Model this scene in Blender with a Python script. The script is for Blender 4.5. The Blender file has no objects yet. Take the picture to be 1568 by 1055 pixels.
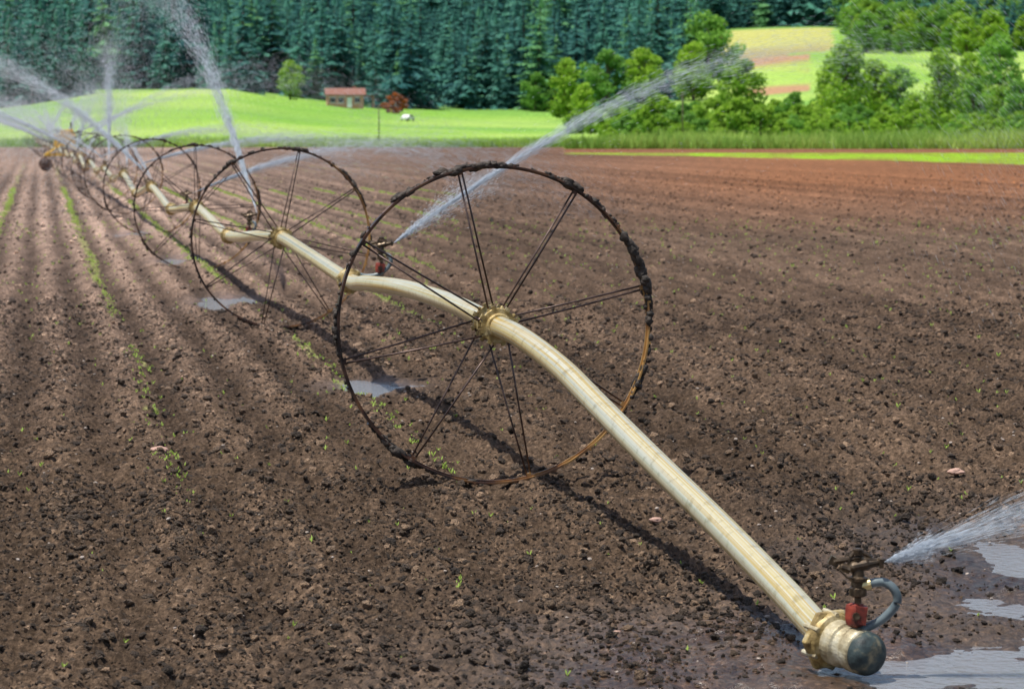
import bpy, math, random
import numpy as np
from mathutils import Vector, Matrix
random.seed(7); rng=np.random.default_rng(7)
S=bpy.context.scene
# ------------------------------------------------------------------ helpers
def link(o,parent=None):
    S.collection.objects.link(o)
    if parent is not None: o.parent=parent
    return o
class MB:
    def __init__(s): s.v=[];s.f=[];s.m=[];s.uv=[];s.n=0
    def add(s,v,f,m=0,uv=None):
        v=np.asarray(v,float).reshape(-1,3)
        for i,fc in enumerate(f):
            s.f.append(tuple(int(a)+s.n for a in fc)); s.m.append(m)
            s.uv.append(uv[i] if uv is not None else [(0,0)]*len(fc))
        s.v.append(v); s.n+=len(v)
    def mesh(s,name,mats,smooth=True):
        me=bpy.data.meshes.new(name)
        me.from_pydata(np.concatenate(s.v).tolist(),[],s.f)
        for m in mats: me.materials.append(m)
        me.polygons.foreach_set('material_index',s.m)
        me.polygons.foreach_set('use_smooth',[smooth]*len(s.f))
        ul=me.uv_layers.new(name='UVMap')
        flat=[c for u in s.uv for p in u for c in p]
        ul.data.foreach_set('uv',flat)
        me.update(); return me
def frame(t):
    t=t/np.linalg.norm(t); a=np.array([0,0,1.]) if abs(t[2])<.95 else np.array([1.,0,0])
    x=np.cross(a,t); x/=np.linalg.norm(x); return x,np.cross(t,x)
def tube(mb,pts,rad,seg=16,m=0,cap=True):
    pts=np.asarray(pts,float); n=len(pts); rad=np.broadcast_to(np.asarray(rad,float),(n,))
    V=[];L=0;ls=[0]
    for i in range(1,n): L+=np.linalg.norm(pts[i]-pts[i-1]); ls.append(L)
    for i in range(n):
        t=pts[min(i+1,n-1)]-pts[max(i-1,0)]
        if np.linalg.norm(t)<1e-9: t=np.array([0,1.,0])
        x,y=frame(t)
        for k in range(seg):
            a=2*math.pi*k/seg; V.append(pts[i]+rad[i]*(math.cos(a)*x+math.sin(a)*y))
    F=[];U=[]
    for i in range(n-1):
        for k in range(seg):
            k2=(k+1)%seg
            F.append((i*seg+k,i*seg+k2,(i+1)*seg+k2,(i+1)*seg+k))
            U.append([(k/seg,ls[i]),((k+1)/seg,ls[i]),((k+1)/seg,ls[i+1]),(k/seg,ls[i+1])])
    if cap:
        F.append(tuple(range(seg))[::-1]);U.append([(0,0)]*seg)
        F.append(tuple((n-1)*seg+k for k in range(seg)));U.append([(0,0)]*seg)
    mb.add(V,F,m,U)
def lathe(mb,p0,d,prof,seg=24,m=0):
    d=np.asarray(d,float); d/=np.linalg.norm(d); p0=np.asarray(p0,float); x,y=frame(d)
    V=[];F=[]
    for (s,r) in prof:
        for k in range(seg):
            a=2*math.pi*k/seg; V.append(p0+d*s+r*(math.cos(a)*x+math.sin(a)*y))
    for i in range(len(prof)-1):
        for k in range(seg):
            k2=(k+1)%seg; F.append((i*seg+k,i*seg+k2,(i+1)*seg+k2,(i+1)*seg+k))
    F.append(tuple(range(seg))[::-1]); F.append(tuple((len(prof)-1)*seg+k for k in range(seg)))
    mb.add(V,F,m)
def box(mb,c,sz,m=0,R=None):
    sx,sy,sz_=[a/2 for a in sz]
    V=np.array([(x*sx,y*sy,z*sz_) for x in(-1,1) for y in(-1,1) for z in(-1,1)],float)
    if R is not None: V=V@np.array(R).T
    V=V+np.asarray(c,float)
    F=[(0,1,3,2),(4,6,7,5),(0,4,5,1),(2,3,7,6),(0,2,6,4),(1,5,7,3)]
    mb.add(V,F,m)
def catmull(P,n=10):
    P=np.asarray(P,float); Q=np.vstack([2*P[0]-P[1],P,2*P[-1]-P[-2]]); out=[]
    for i in range(1,len(Q)-2):
        for k in range(n):
            t=k/n
            out.append(.5*((2*Q[i])+(-Q[i-1]+Q[i+1])*t+(2*Q[i-1]-5*Q[i]+4*Q[i+1]-Q[i+2])*t*t+(-Q[i-1]+3*Q[i]-3*Q[i+1]+Q[i+2])*t**3))
    out.append(P[-1]); return np.array(out)
def hsh(i,j,s=0):
    n=(i.astype(np.int64)*374761393+j.astype(np.int64)*668265263+s*1442695041)&0x7fffffff
    n=((n^(n>>13))*1274126177)&0x7fffffff
    return ((n^(n>>16))&0xffff)/65535.0
def vn(x,y,s=0):
    i=np.floor(x);j=np.floor(y);fx=x-i;fy=y-j
    fx=fx*fx*(3-2*fx);fy=fy*fy*(3-2*fy)
    return (hsh(i,j,s)*(1-fx)+hsh(i+1,j,s)*fx)*(1-fy)+(hsh(i,j+1,s)*(1-fx)+hsh(i+1,j+1,s)*fx)*fy
def fbm(x,y,o=4,s=0):
    r=0;a=.5;t=0
    for k in range(o):
        r=r+a*vn(x*2**k,y*2**k,s+k); t+=a; a*=.5
    return r/t
# ------------------------------------------------------------------ materials
def newmat(name):
    m=bpy.data.materials.new(name); m.use_nodes=True
    nt=m.node_tree; b=nt.nodes['Principled BSDF']; return m,nt,b
def N(nt,t,**k):
    n=nt.nodes.new(t)
    for a,v in k.items(): setattr(n,a,v)
    return n
def ramp(nt,stops):
    r=N(nt,'ShaderNodeValToRGB'); e=r.color_ramp.elements
    while len(e)>1: e.remove(e[-1])
    e[0].position=stops[0][0]; e[0].color=(*stops[0][1],1)
    for p,c in stops[1:]:
        q=e.new(p); q.color=(*c,1)
    return r
def noisemat(name,stops,scale=10,rough=.6,metal=0,bump=.0,bscale=None,detail=6,coord='Object',spec=.5):
    m,nt,b=newmat(name); tc=N(nt,'ShaderNodeTexCoord'); no=N(nt,'ShaderNodeTexNoise')
    no.inputs['Scale'].default_value=scale; no.inputs['Detail'].default_value=detail
    nt.links.new(tc.outputs[coord],no.inputs['Vector']); r=ramp(nt,stops)
    nt.links.new(no.outputs['Fac'],r.inputs[0]); nt.links.new(r.outputs[0],b.inputs['Base Color'])
    b.inputs['Roughness'].default_value=rough; b.inputs['Metallic'].default_value=metal
    b.inputs['Specular IOR Level'].default_value=spec
    if bump:
        n2=N(nt,'ShaderNodeTexNoise'); n2.inputs['Scale'].default_value=bscale or scale*3; n2.inputs['Detail'].default_value=5
        nt.links.new(tc.outputs[coord],n2.inputs['Vector'])
        bp=N(nt,'ShaderNodeBump'); bp.inputs['Strength'].default_value=bump; bp.inputs['Distance'].default_value=.01
        nt.links.new(n2.outputs['Fac'],bp.inputs['Height']); nt.links.new(bp.outputs[0],b.inputs['Normal'])
    return m
def leafmat(name,c1,c2,trans=.3,var=.35,c3=None):
    m,nt,b=newmat(name)
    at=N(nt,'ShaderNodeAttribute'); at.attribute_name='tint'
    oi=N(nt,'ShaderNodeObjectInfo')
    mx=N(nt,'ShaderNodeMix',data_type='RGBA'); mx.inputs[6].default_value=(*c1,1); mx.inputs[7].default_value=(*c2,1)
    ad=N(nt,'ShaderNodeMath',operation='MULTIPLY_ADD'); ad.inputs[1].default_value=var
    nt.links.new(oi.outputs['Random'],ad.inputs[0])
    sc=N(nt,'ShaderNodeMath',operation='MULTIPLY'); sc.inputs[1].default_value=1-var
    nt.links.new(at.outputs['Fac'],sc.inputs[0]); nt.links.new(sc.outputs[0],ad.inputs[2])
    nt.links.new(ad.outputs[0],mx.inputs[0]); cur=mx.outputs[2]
    if c3:
        r=ramp(nt,[(.86,(0,0,0)),(.9,(1,1,1))]); nt.links.new(oi.outputs['Random'],r.inputs[0])
        m2=N(nt,'ShaderNodeMix',data_type='RGBA'); nt.links.new(cur,m2.inputs[6]); m2.inputs[7].default_value=(*c3,1)
        k=N(nt,'ShaderNodeMath',operation='MULTIPLY'); k.inputs[1].default_value=.6; nt.links.new(r.outputs[0],k.inputs[0]); nt.links.new(k.outputs[0],m2.inputs[0]); cur=m2.outputs[2]
    nt.links.new(cur,b.inputs['Base Color']); b.inputs['Roughness'].default_value=.6; b.inputs['Specular IOR Level'].default_value=.25
    tr=N(nt,'ShaderNodeBsdfTranslucent'); nt.links.new(cur,tr.inputs[0])
    ms=N(nt,'ShaderNodeMixShader'); ms.inputs[0].default_value=trans
    out=nt.nodes['Material Output']
    nt.links.new(b.outputs[0],ms.inputs[1]); nt.links.new(tr.outputs[0],ms.inputs[2]); nt.links.new(ms.outputs[0],out.inputs[0])
    return m
def ground_mat():
    m,nt,b=newmat('ground_soil_and_grass'); L=nt.links.new
    ca=N(nt,'ShaderNodeAttribute'); ca.attribute_name='gcol'
    wa=N(nt,'ShaderNodeAttribute'); wa.attribute_name='wet'
    tc=N(nt,'ShaderNodeTexCoord')
    def noise(sc,de=5,vec=None):
        n=N(nt,'ShaderNodeTexNoise'); n.inputs['Scale'].default_value=sc; n.inputs['Detail'].default_value=de; n.inputs['Roughness'].default_value=.65
        L(vec or tc.outputs['Object'],n.inputs['Vector']); return n
    n1=noise(34,6); n2=noise(2.2,6); n3=noise(110,3)
    mp=N(nt,'ShaderNodeMapping'); mp.inputs['Rotation'].default_value=(0,0,-math.atan(.1777)); mp.inputs['Scale'].default_value=(5,.22,1)
    L(tc.outputs['Object'],mp.inputs['Vector']); n4=noise(1,6,mp.outputs[0])
    r1=ramp(nt,[(.3,(.28,.27,.26)),(.46,(.75,.74,.73)),(.6,(1.4,1.38,1.36)),(.72,(3.0,2.95,2.85))])
    L(n1.outputs['Fac'],r1.inputs[0])
    r2=ramp(nt,[(.3,(.7,.69,.69)),(.7,(1.27,1.25,1.23))]); L(n2.outputs['Fac'],r2.inputs[0])
    r4=ramp(nt,[(.3,(.68,.67,.66)),(.7,(1.35,1.33,1.32))]); L(n4.outputs['Fac'],r4.inputs[0])
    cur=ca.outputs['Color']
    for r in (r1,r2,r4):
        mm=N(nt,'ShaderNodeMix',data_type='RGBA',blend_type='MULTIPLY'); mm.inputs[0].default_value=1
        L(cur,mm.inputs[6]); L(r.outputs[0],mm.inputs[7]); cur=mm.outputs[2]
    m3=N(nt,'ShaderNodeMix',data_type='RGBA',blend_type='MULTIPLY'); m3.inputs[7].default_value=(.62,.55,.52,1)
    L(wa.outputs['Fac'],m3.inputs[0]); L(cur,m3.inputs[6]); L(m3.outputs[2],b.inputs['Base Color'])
    rr=N(nt,'ShaderNodeMapRange'); rr.inputs['To Min'].default_value=.95; rr.inputs['To Max'].default_value=.25
    L(wa.outputs['Fac'],rr.inputs[0]); L(rr.outputs[0],b.inputs['Roughness'])
    sp=N(nt,'ShaderNodeMapRange'); sp.inputs['To Min'].default_value=.12; sp.inputs['To Max'].default_value=.8
    L(wa.outputs['Fac'],sp.inputs[0]); L(sp.outputs[0],b.inputs['Specular IOR Level'])
    ad=N(nt,'ShaderNodeMath',operation='MULTIPLY_ADD'); ad.inputs[1].default_value=.35
    L(n3.outputs['Fac'],ad.inputs[0]); L(n1.outputs['Fac'],ad.inputs[2])
    bs=N(nt,'ShaderNodeMapRange'); bs.inputs['To Min'].default_value=1; bs.inputs['To Max'].default_value=.45; L(wa.outputs['Fac'],bs.inputs[0])
    bp=N(nt,'ShaderNodeBump'); bp.inputs['Distance'].default_value=.03; L(bs.outputs[0],bp.inputs['Strength'])
    L(ad.outputs[0],bp.inputs['Height']); L(bp.outputs[0],b.inputs['Normal'])
    return m
M_ground=ground_mat()
def clod_mat():
    m,nt,b=newmat('soil_clod'); L=nt.links.new
    at=N(nt,'ShaderNodeAttribute'); at.attribute_type='INSTANCER'; at.attribute_name='gc'
    oi=N(nt,'ShaderNodeObjectInfo'); r=ramp(nt,[(0,(.4,.4,.4)),(.45,(.9,.9,.89)),(.8,(1.6,1.56,1.5)),(1,(4.0,3.8,3.5))])
    L(oi.outputs['Random'],r.inputs[0])
    tc=N(nt,'ShaderNodeTexCoord'); n=N(nt,'ShaderNodeTexNoise'); n.inputs['Scale'].default_value=3; n.inputs['Detail'].default_value=5
    L(tc.outputs['Object'],n.inputs['Vector'])
    r2=ramp(nt,[(.3,(.6,.6,.6)),(.7,(1.5,1.5,1.5))]); L(n.outputs['Fac'],r2.inputs[0])
    cur=at.outputs['Color']
    for q in (r,r2):
        mx=N(nt,'ShaderNodeMix',data_type='RGBA',blend_type='MULTIPLY'); mx.inputs[0].default_value=1
        L(cur,mx.inputs[6]); L(q.outputs[0],mx.inputs[7]); cur=mx.outputs[2]
    L(cur,b.inputs['Base Color'])
    b.inputs['Roughness'].default_value=.7; b.inputs['Specular IOR Level'].default_value=.35
    bp=N(nt,'ShaderNodeBump'); bp.inputs['Strength'].default_value=.8; bp.inputs['Distance'].default_value=.2
    L(n.outputs['Fac'],bp.inputs['Height']); L(bp.outputs[0],b.inputs['Normal'])
    return m
M_clod=clod_mat()
M_stone=noisemat('field_stone',[(.3,(.22,.18,.15)),(.7,(.5,.42,.36))],scale=2,rough=.7)
M_brick=noisemat('pink_stone',[(.3,(.42,.24,.18)),(.7,(.6,.4,.32))],scale=12,rough=.8,bump=.4)
def pipe_mat():
    m,nt,b=newmat('galvanised_pipe'); L=nt.links.new
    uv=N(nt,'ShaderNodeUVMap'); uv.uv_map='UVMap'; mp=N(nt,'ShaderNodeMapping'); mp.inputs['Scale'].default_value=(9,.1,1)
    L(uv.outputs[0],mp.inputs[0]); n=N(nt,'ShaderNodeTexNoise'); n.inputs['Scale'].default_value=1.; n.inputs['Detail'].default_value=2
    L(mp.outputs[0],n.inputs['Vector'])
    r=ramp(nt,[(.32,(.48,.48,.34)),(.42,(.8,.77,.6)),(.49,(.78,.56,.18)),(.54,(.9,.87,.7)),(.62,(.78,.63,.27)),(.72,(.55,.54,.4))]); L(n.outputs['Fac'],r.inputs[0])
    tc=N(nt,'ShaderNodeTexCoord'); n2=N(nt,'ShaderNodeTexNoise'); n2.inputs['Scale'].default_value=14; n2.inputs['Detail'].default_value=8; n2.inputs['Roughness'].default_value=.7
    L(tc.outputs['Object'],n2.inputs['Vector']); r2=ramp(nt,[(.32,(.55,.5,.38)),(.48,(1,1,1))]); L(n2.outputs['Fac'],r2.inputs[0])
    mx=N(nt,'ShaderNodeMix',data_type='RGBA',blend_type='MULTIPLY'); mx.inputs[0].default_value=.65
    L(r.outputs[0],mx.inputs[6]); L(r2.outputs[0],mx.inputs[7]); L(mx.outputs[2],b.inputs['Base Color'])
    b.inputs['Metallic'].default_value=.55; b.inputs['Roughness'].default_value=.32
    return m
M_pipe=pipe_mat()
M_brass=noisemat('cast_coupler',[(.3,(.14,.09,.03)),(.5,(.4,.29,.11)),(.7,(.6,.52,.32))],scale=18,rough=.55,metal=.3,bump=.4,bscale=60)
M_cast=noisemat('cast_bell',[(.3,(.17,.12,.06)),(.5,(.44,.38,.24)),(.7,(.64,.6,.46))],scale=16,rough=.5,metal=.3,bump=.4)
M_cap=noisemat('rubber_cap',[(.35,(.015,.022,.024)),(.55,(.045,.065,.066)),(.62,(.12,.12,.09)),(.7,(.26,.22,.14))],scale=16,rough=.55,bump=.4,spec=.3)
M_hose=noisemat('grey_hose',[(.3,(.06,.085,.1)),(.7,(.22,.27,.28))],scale=10,rough=.35)
M_dark=noisemat('dark_bronze',[(.3,(.03,.024,.018)),(.55,(.09,.06,.035)),(.7,(.2,.15,.1))],scale=30,rough=.4,metal=.5)
M_red=noisemat('red_weight',[(.35,(.05,.015,.01)),(.5,(.2,.03,.018)),(.7,(.38,.06,.03))],scale=20,rough=.55)
M_mud=noisemat('caked_mud',[(.3,(.016,.013,.01)),(.7,(.075,.055,.042))],scale=25,rough=.7,bump=.8,bscale=80)
def rim_mat():
    m,nt,b=newmat('rusty_rim'); L=nt.links.new
    tc=N(nt,'ShaderNodeTexCoord'); n=N(nt,'ShaderNodeTexNoise'); n.inputs['Scale'].default_value=7; n.inputs['Detail'].default_value=8
    L(tc.outputs['Object'],n.inputs['Vector'])
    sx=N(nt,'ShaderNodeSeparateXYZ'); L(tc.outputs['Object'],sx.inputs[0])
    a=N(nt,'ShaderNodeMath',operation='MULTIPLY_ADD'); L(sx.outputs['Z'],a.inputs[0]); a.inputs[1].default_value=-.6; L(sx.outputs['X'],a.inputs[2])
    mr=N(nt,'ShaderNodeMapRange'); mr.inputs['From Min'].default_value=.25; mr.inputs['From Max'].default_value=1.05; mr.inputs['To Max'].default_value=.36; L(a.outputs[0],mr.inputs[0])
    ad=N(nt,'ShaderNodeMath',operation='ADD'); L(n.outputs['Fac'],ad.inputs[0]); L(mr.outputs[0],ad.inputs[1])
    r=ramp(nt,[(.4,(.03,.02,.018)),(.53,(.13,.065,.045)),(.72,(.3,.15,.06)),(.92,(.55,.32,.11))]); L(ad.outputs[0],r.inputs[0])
    L(r.outputs[0],b.inputs['Base Color']); b.inputs['Metallic'].default_value=.4; b.inputs['Roughness'].default_value=.4
    return m
M_rim=rim_mat()
M_spoke=noisemat('spoke_steel',[(.3,(.03,.02,.02)),(.7,(.14,.09,.075))],scale=20,rough=.4,metal=.5)
def water_mat():
    m,nt,b=newmat('puddle_water'); b.inputs['Base Color'].default_value=(.2,.2,.21,1); b.inputs['Roughness'].default_value=.04
    b.inputs['IOR'].default_value=1.33; b.inputs['Specular IOR Level'].default_value=1.0
    tc=N(nt,'ShaderNodeTexCoord'); n=N(nt,'ShaderNodeTexNoise'); n.inputs['Scale'].default_value=22; n.inputs['Detail'].default_value=4
    nt.links.new(tc.outputs['Object'],n.inputs['Vector']); bp=N(nt,'ShaderNodeBump'); bp.inputs['Strength'].default_value=.8; bp.inputs['Distance'].default_value=.014
    nt.links.new(n.outputs['Fac'],bp.inputs['Height']); nt.links.new(bp.outputs[0],b.inputs['Normal']); return m
M_water=water_mat()
def drop_mat():
    m,nt,b=newmat('water_droplets'); b.inputs['Base Color'].default_value=(.85,.9,.95,1); b.inputs['Roughness'].default_value=.3
    tr=N(nt,'ShaderNodeBsdfTranslucent'); tr.inputs[0].default_value=(.85,.92,1,1)
    ms=N(nt,'ShaderNodeMixShader'); ms.inputs[0].default_value=.5
    nt.links.new(b.outputs[0],ms.inputs[1]); nt.links.new(tr.outputs[0],ms.inputs[2]); nt.links.new(ms.outputs[0],nt.nodes['Material Output'].inputs[0])
    return m
M_drop=drop_mat()
M_con=leafmat('conifer_needles_hazed',(.015,.095,.12),(.13,.39,.25),.3,.5,(.19,.42,.1))  # bluish distance haze is painted into the needle colour, no haze volume
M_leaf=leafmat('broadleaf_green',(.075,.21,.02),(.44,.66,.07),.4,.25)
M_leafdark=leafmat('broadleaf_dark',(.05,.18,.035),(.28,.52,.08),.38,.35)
M_rustleaf=leafmat('rust_leaves',(.2,.06,.02),(.55,.17,.04),.3,.3)
M_grass=leafmat('tall_grass_blades',(.15,.32,.04),(.48,.62,.14),.4,.1)
M_bark=noisemat('bark',[(.3,(.05,.035,.025)),(.7,(.14,.1,.075))],scale=6,rough=.9)
# ------------------------------------------------------------------ terrain
CAMH=2.15; F=4075.; SL=-0.1914
TD=np.array([262,350,450,560,700,900,1200,1600,2400,4000.])
TU=(np.array([-600,0,150,350,450,600,750,900,1100,1250,1568,2200])-784)/F
TZ=np.array([
 [0,1,3,6,16,34,60,92,110,120],[0,1,3,6,16,34,60,92,110,120],[0,1.6,5.2,9.0,17,35,61,92,110,120],[0,1.6,5.2,9.2,16,34,60,92,110,120],
 [0,1.1,3.6,6.9,14,33,60,92,110,120],[0,.7,2.2,4.4,12,31,58,92,110,120],[0,.5,1.6,3.5,11,31,58,92,110,120],[0,.4,1.4,3.2,11,31,58,92,110,120],
 [0,.3,1.6,6,15,33,58,92,110,120],[0,.3,2,8,18,34.5,58,92,110,120],[0,.3,1.5,6,16,34,58,92,110,120],[0,.3,1.5,6,16,34,58,92,110,120]])
def base_h(X,Y):
    X=np.asarray(X,float);Y=np.asarray(Y,float); r=X/np.maximum(Y,8)
    rows=[np.interp(r,TU,TZ[:,k]) for k in range(len(TD))]
    z=np.zeros_like(r)
    for k in range(len(TD)-1):
        m=(Y>=TD[k])&(Y<TD[k+1]); t=(Y-TD[k])/(TD[k+1]-TD[k])
        z=np.where(m,rows[k]*(1-t)+rows[k+1]*t,z)
    z=np.where(Y>=TD[-1],rows[-1],z)
    z=z+np.where(Y>300,(fbm(X/60,Y/60,3,5)-.5)*np.clip((Y-300)/300,0,1)*3,0)
    return z
PUD=[(1.8,10.6,.7,.38,1.15),(1.0,10.2,.34,.16,.75),(2.65,13.2,.42,.7,.95),(2.25,12.0,.4,.3,.8),(-1.15,22.1,.4,.65,1.15),(-3.55,32.8,.38,1.3,1.1),(-5.4,42.8,.34,1.4,1.1),(-7.6,53.5,.36,1.6,1),(2.45,11.05,.5,.5,1.05)]
WATERZ=-0.034
def pudmask(X,Y):
    p=np.zeros_like(X)
    for (a,b,rx,ry,s) in PUD:
        p=np.maximum(p,s*np.exp(-(((X-a)/rx)**2+((Y-b)/ry)**2)))
    return p
def wetmask(X,Y):
    w=np.exp(-(((X-1.35)/1.5)**2+((Y-10.3)/1.5)**2))*1.5
    w=np.maximum(w,1.0*np.exp(-(((X-2.5)/1.1)**2+((Y-12.6)/2.2)**2)))
    w=np.maximum(w,pudmask(X,Y)*1.1)
    w=w*(.4+1.0*fbm(X*2.2,Y*2.2,3,77))
    return np.clip(w,0,1)
def furrow(X,Y):
    return X+.1777*Y+(fbm(X*.35,Y*.12,2,3)-.5)*.16
def relief(X,Y):
    c=furrow(X,Y); f1=np.clip(1.4-Y/75,0,1)
    w=wetmask(X,Y)
    z=.03*np.sin(2*math.pi*c/.56)*np.clip(1.3-Y/130,0.1,1)*np.clip((Y-8)/10,.45,1)
    z+=(fbm(X*1.6,Y*1.6,2,11)-.5)*.05
    a=np.clip(1.15-w,.35,1)
    n=fbm(X*7,Y*7,2,21); z+=a*(n-.5)*.055*np.clip(1.3-Y/60,0,1)
    n=fbm(X*20,Y*20,3,31); z+=a*np.maximum(n-.42,-.1)*.11*f1
    pm=pudmask(X,Y)
    z=z*(1-.6*np.clip(pm,0,1))-.07*pm*(.35+1.2*fbm(X*5,Y*4,3,9))
    return np.where(Y<255,z,0)
def ground_z(X,Y):
    return base_h(X,Y)+relief(X,Y)
def mixc(c,d,t): return c*(1-t[...,None])+np.array(d)*t[...,None]
def soil_col(X,Y):
    r=X/np.maximum(Y,8)
    C=np.zeros(X.shape+(3,))+np.array([.086,.06,.041])
    C=mixc(C,[.102,.07,.05],np.clip((Y-13)/22,0,1))
    C=mixc(C,[.13,.083,.06],np.clip((Y-50)/90,0,1))
    right=np.clip((r-.0)/.1,0,1)*np.clip((Y-50)/50,0,1)
    C=mixc(C,[.25,.115,.055],right*.9)
    left=np.clip((-r-.015)/.12,0,1)*np.clip((Y-17)/40,0,1)
    C=mixc(C,[.3,.22,.18],left*.85)
    c=furrow(X,Y)
    st=fbm(c*1.1,Y*.01,3,41); C=C*(1+.9*(st-.5))[...,None]
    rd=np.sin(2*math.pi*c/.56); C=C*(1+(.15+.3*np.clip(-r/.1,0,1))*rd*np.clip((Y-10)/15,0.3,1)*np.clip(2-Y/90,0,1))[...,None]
    st=vn(c/.56+.5,Y*.02,43); C=C*(1+.4*(st-.5)*np.clip((Y-12)/15,0,1))[...,None]
    st=fbm(X*.07,Y*.02,3,45); C=C*(1+.6*(st-.5))[...,None]
    return C
def ground():
    ys=[-40,-20,-8,-2,2,4,5.5,6.5,7.3]; y=8.
    while y<70: ys.append(y); y*=1.0022
    while y<270: ys.append(y); y*=1.0036
    while y<4000: ys.append(y); y*=1.012
    ys=np.array(ys)
    o=np.array([.258,.27,.29,.32,.36,.42,.5,.7,1,1.6,3,6])
    rs=np.concatenate([-o[::-1],np.linspace(-.25,.25,430),o])
    Y=np.repeat(ys[:,None],len(rs),1); X=rs[None,:]*np.maximum(Y,8)
    Z=ground_z(X,Y)
    nr,nc=Y.shape
    co=np.stack([X,Y,Z],-1).reshape(-1,3)
    idx=np.arange(nr*nc).reshape(nr,nc)
    q=np.stack([idx[:-1,:-1],idx[:-1,1:],idx[1:,1:],idx[1:,:-1]],-1).reshape(-1,4)
    me=bpy.data.meshes.new('ground'); me.vertices.add(len(co)); me.vertices.foreach_set('co',co.ravel())
    me.loops.add(q.size); me.loops.foreach_set('vertex_index',q.ravel())
    me.polygons.add(len(q)); me.polygons.foreach_set('loop_start',np.arange(len(q))*4); me.polygons.foreach_set('loop_total',np.full(len(q),4))
    me.polygons.foreach_set('use_smooth',np.ones(len(q),bool))
    me.update(calc_edges=True)
    r=X/np.maximum(Y,8); c=furrow(X,Y); C=soil_col(X,Y)
    g=(np.abs((c/1.68)%1-.5)<.04)&(Y>20)&(Y<150)&(r<-.03)
    gr=g*(fbm(X*2,Y*.5,2,51)>.5)*.5
    C=mixc(C,[.36,.4,.14],gr)
    yn=np.interp(r,[.02,.192],[199,146])
    jit=(fbm(X*.2,Y*.2,2,61)-.5)*6
    m=((Y>yn+jit)&(Y<205+jit*.3)&(r>.02)).astype(float)*(.6+.4*(fbm(X*.5,Y*.1,2,63)>.45)); C=mixc(C,[.25,.44,.025],m)
    m=((Y>=205+jit*.3)&(Y<240)&(r>.02)).astype(float); C=mixc(C,[.22,.1,.055],m)
    mv=fbm(X*.03,Y*.012,4,71); mcol=mixc(np.zeros_like(C)+np.array([.21,.42,.055]),[.42,.58,.15],np.clip((mv-.3)*2.4,0,1))
    mv=fbm(X*.008,Y*.03,3,72); mcol=mixc(mcol,[.15,.34,.07],np.clip((mv-.5)*3,0,1))
    mcol=mixc(mcol,[.18,.34,.05],np.clip((310-Y)/60,0,1)*.7)
    m=np.clip((Y-np.where(r>.02,240,258))/3,0,1); C=C*(1-m[...,None])+mcol*m[...,None]
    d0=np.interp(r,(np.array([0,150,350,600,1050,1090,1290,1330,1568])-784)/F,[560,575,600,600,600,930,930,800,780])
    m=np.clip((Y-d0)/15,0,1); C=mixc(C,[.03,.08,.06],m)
    u=r*F+784
    m=((u>1095+jit*2)&(u<1275+jit*3)&(Y>740+(u-1100)*.15)&(Y<925)).astype(float); fc=mixc(np.zeros_like(C)+np.array([.45,.47,.15]),[.34,.3,.15],np.clip((820-Y)/60,0,1)); C=C*(1-m[...,None])+fc*m[...,None]
    m=((u>1140+jit*3)&(u<1240+jit*2)&(Y>590)&(Y<752)).astype(float)*np.clip((fbm(X*.05,Y*.02,2,81)-.25)*4,0,1); C=mixc(C,[.42,.26,.15],m)
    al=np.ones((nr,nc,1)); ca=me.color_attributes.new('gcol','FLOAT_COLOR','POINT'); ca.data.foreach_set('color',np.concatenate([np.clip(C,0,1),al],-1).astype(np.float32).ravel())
    W=wetmask(X,Y)*(Y<100); wa=me.attributes.new('wet','FLOAT','POINT'); wa.data.foreach_set('value',W.astype(np.float32).ravel())
    me.materials.append(M_ground)
    return link(bpy.data.objects.new('ground',me))
ground()
def gz(x,y): return float(ground_z(np.array([float(x)]),np.array([float(y)]))[0])
for i,(a,b,rx,ry,s) in enumerate(PUD):
    mb=MB(); n=40; zz=WATERZ-.0015*i; V=[(a,b,zz)]+[(a+rx*1.3*math.cos(t)*(1+.15*math.sin(3*t+a)),b+ry*1.3*math.sin(t),zz) for t in np.linspace(0,2*math.pi,n,endpoint=False)]
    mb.add(V,[(0,1+i2,1+(i2+1)%n) for i2 in range(n)])
    link(bpy.data.objects.new('puddle',mb.mesh('puddle',[M_water])))
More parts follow.
